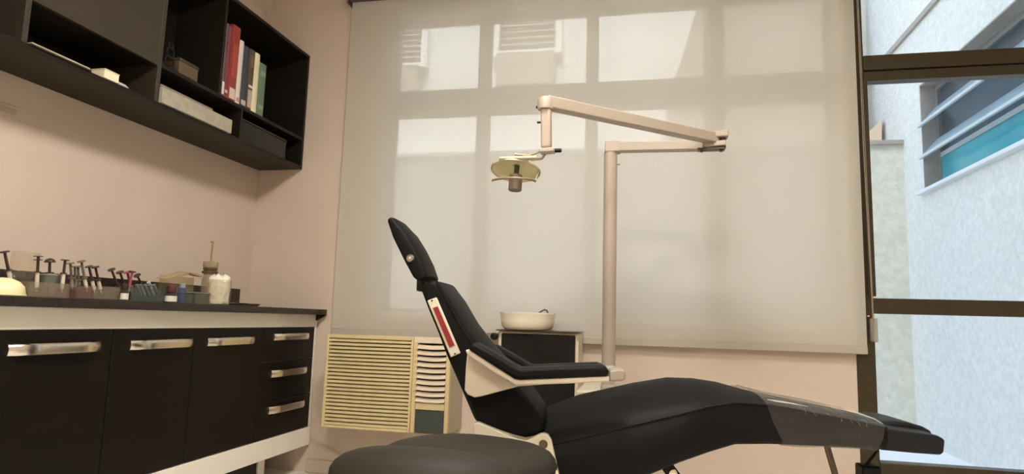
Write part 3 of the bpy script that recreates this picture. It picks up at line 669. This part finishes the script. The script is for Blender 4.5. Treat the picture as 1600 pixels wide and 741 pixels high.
# drop tube
q0 = atY(852, 166, 2.06); q1 = atY(854, 233, 2.06)
hd = MB().lathe([(.026, -.025), (.027, .0), (.022, .014), (.008, .02)], (E.x, E.y, E.z), 18); hd.build('swivel_cap', LAMPCREAM, dl)
MB().beam((q0.x+.003, 2.06, q0.z-.010), (q1.x, 2.06, q1.z), .034, .034, up=(0, 1, 0)).build('drop_tube', LAMPCREAM, dl, bevel=.008, seg=3)
MB().lathe([(.004, 0), (.004, .014)], (q0.x-.012, 2.06, q0.z-.055), 8, (-1, 0, 0)).build('tube_screw', BLACKPLAS, dl)
MB().lathe([(.005, 0), (.005, .012)], (q0.x-.018, 2.055, q0.z-.004), 8, (-1, 0, 0)).build('tube_screw', BLACKPLAS, dl)
MB().beam((q1.x-.022, 2.06, q1.z-.008), (q1.x+.028, 2.06, q1.z-.006), .04, .014).build('yoke_block', LAMPCREAM, dl, bevel=.003)
MB().lathe([(.007, 0), (.007, .02), (.004, .022)], (q1.x+.0282, 2.06, q1.z-.006), 10, (1, 0, 0)).build('yoke_knob', BLACKPLAS, dl)
hc = atY(806, 263, 2.06)
DISH = mat('reflector_outer', (186, 180, 162), .4, metal=.1); DISHIN = mat('reflector_yellow', (244, 236, 190), .3, metal=.3)
STEEL = mat('arm_steel', (160, 150, 132), .35, metal=.7)
MB().tube([(q1.x-.022, 2.055, q1.z-.010), (q1.x-.055, 2.055, q1.z-.022), (hc.x-.004, 2.055, hc.z+.046)], .0042, 8).build('yoke_arm', STEEL, dl)
MB().tube([(q1.x-.005, 2.065, q1.z-.0152), (q1.x-.016, 2.068, q1.z-.030), (hc.x+.045, 2.07, hc.z+.028)], .0042, 8).build('yoke_arm', STEEL, dl)
ax = Vector((.03, .24, 1)).normalized()          # dish axis, tipped towards the chair
base = hc + Vector((0, 0, -.004))
MB().lathe([(.082, -.006), (.081, .000), (.066, .009), (.045, .013), (.012, .015), (.012, .013), (.044, .0112), (.064, .0075), (.079, -.001), (.080, -.006)], base, 32, ax, caps=False).build('reflector', DISHIN, dl, smooth=60)
MB().lathe([(.0832, -.008), (.0842, -.003), (.0832, .002)], base, 32, ax, caps=False).build('reflector_rim', DISH, dl)
MB().lathe([(.040, .0152), (.040, .022), (.034, .024)], base, 24, ax).build('top_plate', DISH, dl)
yv = ax.cross(Vector((1, 0, 0))).normalized()       # across the dish, towards the far side
nr = base - yv*.076
MB().beam(nr-Vector((.040, 0, 0))+ax*.001, nr+Vector((.084, 0, 0))+ax*.001, .016, .010, up=ax).build('front_strip', DISH, dl, bevel=.003)
MB().lathe([(.009, .0128), (.009, -.022)], base+Vector((.003, 0, 0)), 12, ax).build('bulb_neck', mat('bulb_neck_taupe', (90, 80, 62), .5, metal=.1), dl)
bm_ = mat('bulb_shield_taupe', (122, 112, 94), .5, metal=.1)
MB().lathe([(.015, -.008), (.022, -.012), (.022, -.062), (.020, -.064)], base+Vector((.004, -.012, -.012)), 20, Vector((.02, .08, 1))).build('bulb_shield', bm_, dl)
ring = [base + Vector((0, 0, -.048)) + Vector((.072*math.cos(t), -.03+.055*math.sin(t), 0)) for t in [math.pi+.45+ i*(math.pi-.45)/16 for i in range(17)]]
MB().tube(ring, .004, 8).build('handle_hoop', mat('hoop_taupe', (128, 116, 94), .4), dl)
for s_ in (1,):
    MB().tube([base+Vector((s_*.072, -.03, -.048)), base+Vector((s_*.079, -.01, -.012))], .003, 8).build('hoop_stay', mat('hoop_taupe', (128, 116, 94), .4), dl)

# ------------------------------------------------------------------ dental chair
PHI = math.radians(6)
O = atY(850, 660, 1.92); O.z = 0
e_ = Vector((math.cos(PHI), math.sin(PHI), 0)); n_ = Vector((-math.sin(PHI), math.cos(PHI), 0))
def cp(px, py, w=0.0):
    d = ray(px, py); t = (w - (CAM-O).dot(n_))/d.dot(n_); P = CAM + d*t
    return Vector(((P-O).dot(e_), w, P.z))
chair = tag(empty('dental_chair', (O.x, O.y, 0), PHI), 'reclined black dental chair with cream armrest brackets', 'dental chair')
WS = .46
def crown(t): return math.sin(math.pi*min(max(t, 0), 1))**.65
def cushion(pairs, w0, w1, k, nW=9):
    """pairs: (back point, front point) in local (s, z); crowned on the front face"""
    rings = []
    for i, (B, Fp) in enumerate(pairs):
        B = Vector((B.x, 0, B.z)); Fp = Vector((Fp.x, 0, Fp.z)); d = (Fp-B).normalized()
        kk = k[i] if isinstance(k, (list, tuple)) else k
        r = [(B.x, w0, B.z)]
        r += [(B.x+(Fp.x-B.x)*.55, w0-.004, B.z+(Fp.z-B.z)*.55)]
        for j in range(nW):
            t = j/(nW-1); p = Fp + d*(kk*crown(t)); r.append((p.x, w0+(w1-w0)*t, p.z))
        r += [(B.x+(Fp.x-B.x)*.55, w1+.004, B.z+(Fp.z-B.z)*.55)]
        r += [(B.x, w1, B.z)]
        rings.append(r)
    return MB().loft(rings)
# headrest
hw0, hw1 = .07, .24
hb = [(604, 343), (613, 370), (630, 405), (645, 433), (655, 441)]; hf = [(612, 338), (633, 364), (647, 388), (660, 413), (668, 434)]
hr = cushion([(cp(*a, hw0), cp(*b, hw0)) for a, b in zip(hb, hf)], hw0, hw1, [.002, .012, .014, .012, .006]).build('headrest', BLACKVINYL, chair, local=True, bevel=.008, seg=3)
kc = cp(642, 404, hw0); kc = Vector((kc.x, hw0-.003, kc.z))
ko = MB().lathe([(.0125, -.002), (.0125, .007), (.0105, .010), (.0085, .0075), (.001, .0075)], kc, 20, (0, -1, 0)).build('headrest_knob', mat('steel_knob', (170, 166, 156), .3, metal=.8), chair, local=True, smooth=50)
MB().lathe([(.005, .0076), (.004, .0115), (.001, .012)], kc, 14, (0, -1, 0)).build('knob_centre', CHROME, chair, local=True)
na = cp(655, 438, .16); nb_ = cp(672, 445, .16)
MB().box((na.x+.006, .10, nb_.z-.025), (nb_.x-.006, .21, na.z+.012)).build('neck_bracket', BLACKPLAS, chair, local=True, bevel=.006)
# backrest
bw0, bw1 = .02, .31
bb = [(655, 447), (668, 482), (683, 518), (697, 555), (711, 587), (723, 615), (742, 659), (798, 679), (822, 685)]
bf = [(680, 437), (701, 469), (722, 508), (748, 543), (784, 580), (811, 606), (840, 647), (849, 667), (848, 678)]
cushion([(cp(*a, bw0), cp(*b, bw0)) for a, b in zip(bb, bf)], bw0, bw1, [.004, .014, .02, .022, .02, .018, .014, .008, .004]).build('backrest', BLACKVINYL, chair, local=True, bevel=.012, seg=3)
pp = [cp(*p, bw0) for p in ((683, 440), (699, 469), (719, 508), (737, 535))]
MB().tube([(p.x, bw0-.0035, p.z) for p in pp], .0022, 6).build('piping', BLACKPLAS, chair, local=True)
# plate with the red strip on the back's side
pl = [cp(*p, bw0-.012) for p in ((667.5, 470), (682, 464.5), (719.5, 552), (704.5, 559))]
P_ = [Vector((p.x, bw0-.014, p.z)) for p in pl]
plate = MB().prism(P_, (0, .008, 0)).build('side_plate', CREAM, chair, local=True, bevel=.003, seg=2)
rd = [cp(*p, bw0-.014) for p in ((676.5, 481.5), (684, 479), (710.5, 540), (702.5, 543))]
MB().prism([Vector((p.x, bw0-.0165, p.z)) for p in rd], (0, .0024, 0)).build('red_strip', mat('red_strip', (140, 34, 34), .4, var=.2, vscale=120), chair, local=True)
for p in ((675, 470), (711, 553)):
    q = cp(*p, bw0-.014); MB().lathe([(.0028, 0), (.0028, .002)], (q.x, bw0-.0142, q.z), 8, (0, -1, 0)).build('rivet', BLACKPLAS, chair, local=True)
# armrests
def armrest(off, w_in, sgn):
    """sgn -1: near arm outside w = 0; +1: mirrored arm on the far side"""
    wp = -.075
    Wd = lambda v: v if sgn < 0 else .325 - v
    dz = 0.0 if sgn < 0 else -.020
    br = [cp(*p, -.05) for p in ((729, 548), (733, 547), (770, 571), (808, 595), (880, 592), (952, 588), (952, 596), (870, 600.5), (810, 605), (803, 607), (750, 621), (740, 622.5), (729, 618), (724, 611), (726, 575))]
    MB().prism([(p.x, Wd(-.032), p.z+dz) for p in br], (0, -sgn*.032*1.0, 0)).build('armrest_bracket', CREAM, chair, local=True, bevel=.003)
    rim = [cp(*p, -.07) for p in ((728, 547), (735, 546), (772, 569.5), (808, 592.5), (880, 590.5), (952, 587), (952, 596), (880, 599.5), (806, 602), (768, 579), (731, 554))]
    MB().prism([(p.x, Wd(-.082), p.z+dz) for p in rim], (0, -sgn*.0495, 0)).build('armrest_rail', CREAM, chair, local=True, bevel=.004, seg=3)
    pad = [cp(*p, -.085) for p in ((731, 546), (734, 540), (741, 535), (776, 554), (800, 569), (813, 575.5), (860, 573.5), (938, 571), (947, 574), (951, 580), (951.5, 587.5), (906, 589), (812, 594), (803, 592), (770, 571))]
    MB().prism([(p.x, Wd(-.092), p.z+dz) for p in pad], (0, -sgn*.09, 0)).build('armrest_pad', BLACKVINYL, chair, local=True, bevel=.010, seg=3)
    tip = [cp(*p, -.085) for p in ((952.5, 579.5), (970, 577), (976, 580), (977.5, 588), (975, 595), (952.5, 596.5))]
    MB().prism([(p.x, Wd(-.088), p.z+dz) for p in tip], (0, -sgn*.08, 0)).build('armrest_tip', mat('tip_grey', (150, 143, 126), .45), chair, local=True, bevel=.005, seg=3)
armrest(0, 0, -1); armrest(0, 0, 1)
# seat and leg rest
st = [((850, 805), (842, 700)), ((872, 800), (866, 694)), ((905, 795), (903, 685.5)), ((940, 780), (940, 677)), ((1000, 750), (1000, 662)), ((1062, 725), (1060, 648)), ((1110, 708), (1107, 636)), ((1150, 696), (1148, 629.5)), ((1205, 695.5), (1203, 633)), ((1290, 699), (1290, 649)), ((1340, 701.5), (1340, 659)), ((1386, 704), (1386, 669))]
sil = [(845, 640), (900, 618), (959, 605), (1009, 594), (1034, 590), (1062, 589), (1094, 592.5), (1119, 597), (1150, 605), (1200, 621), (1285, 641), (1340, 650), (1390, 660)]
silp = [cp(*p, .24) for p in sil]
def sil_z(s):
    if s <= silp[0].x: return silp[0].z
    for a, b in zip(silp, silp[1:]):
        if s <= b.x: return a.z + (b.z-a.z)*(s-a.x)/(b.x-a.x)
    return silp[-1].z
def seat_rings(sts, grow=0.0, trim=0.0):
    rings = []
    for b, t in sts:
        b = cp(*b); t = cp(*t); kk = max(.006, sil_z(t.x)-t.z)
        r = [(b.x, 0+.015, b.z-grow), (b.x, -grow, b.z+.012), ((b.x+t.x)/2, -.006-grow, (b.z+t.z)/2), (t.x, -grow, t.z)]
        for j in range(1, 12):
            u = j/12; r.append((t.x, WS*u, t.z+kk*min(1, math.sin(math.pi*u)**.8)+grow))
        r += [(t.x, WS+grow, t.z), ((b.x+t.x)/2, WS+.006+grow, (b.z+t.z)/2), (b.x, WS+grow, b.z+.012), (b.x, WS-.015, b.z-grow)]
        rings.append(r)
    return rings
MB().loft(seat_rings(st)).build('seat_cushion', BLACKVINYL, chair, local=True, smooth=50)
sm = [cp(*t) for b, t in st]
MB().tube([(p.x, -.001, p.z) for p in sm], .0028, 6).build('seat_piping', BLACKPLAS, chair, local=True)
# foot pads
fb = [cp(*p, .01) for p in ((1380, 669), (1430, 676.5), (1468, 682), (1478, 688), (1476, 708), (1471, 712), (1430, 709), (1376, 704))]
FOOT = mat('foot_pad_rubber', (20, 23, 25), .5, spec=.3, bump=.05, bscale=200)
MB().prism([(p.x, .012, p.z) for p in fb], (0, WS-.024, 0)).build('foot_pad', FOOT, chair, local=True, bevel=.008, seg=3)
fu = [cp(*p, .12) for p in ((1374, 660), (1400, 659), (1420, 661), (1443, 667), (1455, 674), (1459, 682), (1459, 690), (1374, 680))]
MB().prism([(p.x, .12, p.z) for p in fu], (0, .22, 0)).build('foot_cushion', FOOT, chair, local=True, bevel=.008, seg=3)
# clear plastic cover on the leg rest
wr = [((1222, 697), (1196, 632)), ((1250, 697.5), (1250, 641)), ((1300, 700), (1300, 651)), ((1340, 701.5), (1345, 660)), ((1374, 705), (1382, 668))]
rr = seat_rings(wr, grow=.006)
random.seed(11)
rr = [[(p[0]+random.uniform(-.003, .003), p[1]+random.uniform(-.002, .002), p[2]+random.uniform(0, .004)) for p in r] for r in rr]
MB().loft(rr, caps=False).build('plastic_cover', clear('plastic_wrap', (236, 235, 234), .962, rough=.28, body=(190, 184, 182), bump=.45, bscale=9), chair, local=True, smooth=60)
FOLD_HILITE = clear('film_fold', (240, 240, 240), .35, rough=.2, body=(226, 222, 216))  # whitish strips along the folds, the highlight streak put into their colour
for pts_, ww in ((((1199, 624.5), (1215, 627.5), (1238, 631), (1262, 635.5)), .02), (((1316, 640), (1340, 646), (1366, 655), (1380, 663)), .03)):
    MB().tube([(cp(*p, ww).x, ww, cp(*p, ww).z) for p in pts_], [.0008, .0026, .0020, .0006], 6).build('cover_fold', FOLD_HILITE, chair, local=True)
random.seed(7)
for i in range(11):
    x0 = 1238+i*11+random.uniform(-4, 4); y0_ = 633+(x0-1238)*.21+random.uniform(-1, 5); dx = random.uniform(-3, 9); dy = random.uniform(5, 13)
    a = cp(x0, y0_, -.008); b = cp(x0+dx*.3+2, y0_+dy*.5, -.008); c_ = cp(x0+dx, y0_+dy, -.008)
    MB().tube([(a.x, -.008, a.z), (b.x, -.0088, b.z), (c_.x, -.008, c_.z)], [.0006, random.uniform(.0012, .0022), .0006], 6).build('cover_crease', clear('film_crease', (240, 240, 240), .74, rough=.2, body=(170, 166, 170)), chair, local=True)
# hinge brackets
hg = [cp(*p, -.012) for p in ((741, 662), (743, 659), (749, 658.5), (816, 686.5), (824, 687), (843, 677), (850, 675.5), (857, 678), (862, 686), (874, 741), (884, 800), (800, 800), (745, 700))]
for w_ in (-.036, WS+.01):
    MB().prism([(p.x, w_, p.z) for p in hg], (0, .026, 0)).build('hinge_bracket', CREAM, chair, local=True, bevel=.004, seg=3)
q = cp(849.5, 692.5, -.016)
MB().lathe([(.0125, 0), (.0125, .002), (.0095, .002), (.0095, .0005), (.001, .0005)], (q.x, -.0365, q.z), 18, (0, -1, 0)).build('hinge_bolt', mat('bolt_taupe', (96, 76, 52), .5), chair, local=True)
a = cp(822, 697, -.017); b = cp(814, 703, -.017)
MB().beam((cp(826, 694, -.017).x, -.0375, cp(826, 694, -.017).z), (cp(816, 702, -.017).x, -.0375, cp(816, 702, -.017).z), .003, .004).build('slot', BLACKPLAS, chair, local=True)
# lower mechanism, column and base
s0 = cp(872, 741).x; s1 = cp(1062, 725).x; zB = cp(940, 780).z
MB().box((s0+.03, .06, .30), (s0+.30, WS-.06, zB+.01)).build('lift_body', CREAM, chair, local=True, bevel=.015, seg=3)
MB().box((s0+.02, .10, .08), (s0+.26, WS-.10, .2998)).build('column', BLACKPLAS, chair, local=True, bevel=.01)
MB().box((s0-.12, .02, 0), (s0+.62, WS-.02, .079)).build('floor_base', CREAM, chair, local=True, bevel=.02, seg=3)
lk = cp(1052, 728, .1); l2 = cp(1090, 760, .1)
MB().beam((lk.x-.02, .10, lk.z), (l2.x, .10, l2.z-.06), .03, .035).build('link_arm', BLACKPLAS, chair, local=True, bevel=.004)
MB().lathe([(.012, 0), (.012, .02), (.008, .022)], (lk.x-.005, .084, lk.z-.015), 12, (0, -1, 0)).build('link_bolt', CHROME, chair, local=True)
a = cp(1292, 702, .12); b = cp(1306, 745, .12); c_ = cp(1318, 790, .12)
MB().tube([(a.x, .12, a.z+.01), (b.x, .12, b.z), (c_.x, .12, c_.z)], .0095, 10).build('leg_rest_stay', mat('stay_brown', (92, 78, 62), .4, metal=.4), chair, local=True)
a = cp(1372, 704, .2); b = cp(1352, 728, .2)
MB().tube([(a.x, .2, a.z), (b.x, .2, b.z)], .0045, 8).build('pedal_rod', BLACKPLAS, chair, local=True)
b2 = cp(1345, 760, .2)
MB().box((b.x-.02, .17, b2.z), (b.x+.035, .23, b.z+.004)).build('pedal_block', BLACKPLAS, chair, local=True, bevel=.006)

# ------------------------------------------------------------------ stool in the foreground
zc = .537
c = atY(728, 722, 1.60); SROT = math.radians(-16)
stl = tag(empty('stool', (c.x, c.y, 0), SROT), 'black cushioned stool with a padded backrest in the foreground', 'stool')
N = 40; hx, hy = .222, .200
prof = [(.86, -.075), (.95, -.070), (.985, -.045), (1.0, -.022), (.985, -.006), (.94, .006), (.84, .016), (.6, .026), (.3, .031), (.02, .032)]
def sup(a, p): ca, sa = math.cos(a), math.sin(a); return math.copysign(abs(ca)**p, ca), math.copysign(abs(sa)**p, sa)
MB().loft([[(hx*s_*sup(2*math.pi*i/N, 2/2.3)[0], hy*s_*sup(2*math.pi*i/N, 2/2.3)[1], zc+h) for i in range(N)] for s_, h in prof]).build('seat_cushion', STOOLVINYL, stl, local=True, smooth=60)
MB().tube([(hx*sup(2*math.pi*i/N, 2/2.3)[0], hy*sup(2*math.pi*i/N, 2/2.3)[1], zc-.022) for i in range(N+1)], .003, 6).build('piping', BLACKPLAS, stl, local=True)
MB().lathe([(.08, zc-.090), (.10, zc-.0752)], (0, 0, 0), 20).build('seat_plate', BLACKPLAS, stl, local=True)
MB().lathe([(.025, .12), (.025, zc-.0902)], (0, 0, 0), 16).build('gas_column', CHROME, stl, local=True)
for i in range(5):
    a = 2*math.pi*i/5+.3
    MB().beam((.02*math.cos(a), .02*math.sin(a), .10), (.25*math.cos(a), .25*math.sin(a), .075), .035, .03).build('leg', CHROME, stl, local=True, bevel=.005)
    MB().lathe([(.026, -.012), (.028, 0), (.026, .012)], (.25*math.cos(a), .25*math.sin(a), .030), 14, (-math.sin(a), math.cos(a), 0)).build('castor', BLACKPLAS, stl, local=True)
# low padded backrest on the camera side of the seat
bc_ = atY(652, 762, 1.22); Rm = Matrix.Rotation(-SROT, 3, 'Z'); lb = Rm @ (bc_ - Vector((c.x, c.y, 0)))
rings = []
bhx, bhy, bhz = .20, .085, .072
M_ = 14
for i in range(M_+1):
    ph = -math.pi/2 + math.pi*i/M_; cph, sph = math.cos(ph), math.sin(ph)
    cph = max(cph, .01)**(2/2.6); sph = math.copysign(abs(sph)**(2/2.4), sph)
    ring = []
    for k_ in range(36):
        u_, v_ = sup(2*math.pi*k_/36, 2/2.2)
        xx = bhx*cph*u_; yy = bhy*cph*v_ + .9*xx*xx
        p3 = Rm @ Vector((xx, yy, 0)); ring.append((lb.x+p3.x, lb.y+p3.y, bc_.z+bhz*sph))
    rings.append(ring)
MB().loft(rings).build('backrest_cushion', STOOLVINYL, stl, local=True, smooth=60)
MB().beam((lb.x, lb.y, bc_.z-.06), (lb.x*.45, lb.y*.45, zc-.10), .04, .012, up=(1, 0, 0)).build('backrest_bracket', BLACKPLAS, stl, local=True, bevel=.002)

for o in bpy.data.objects:
    if '_w' in o: del o['_w']
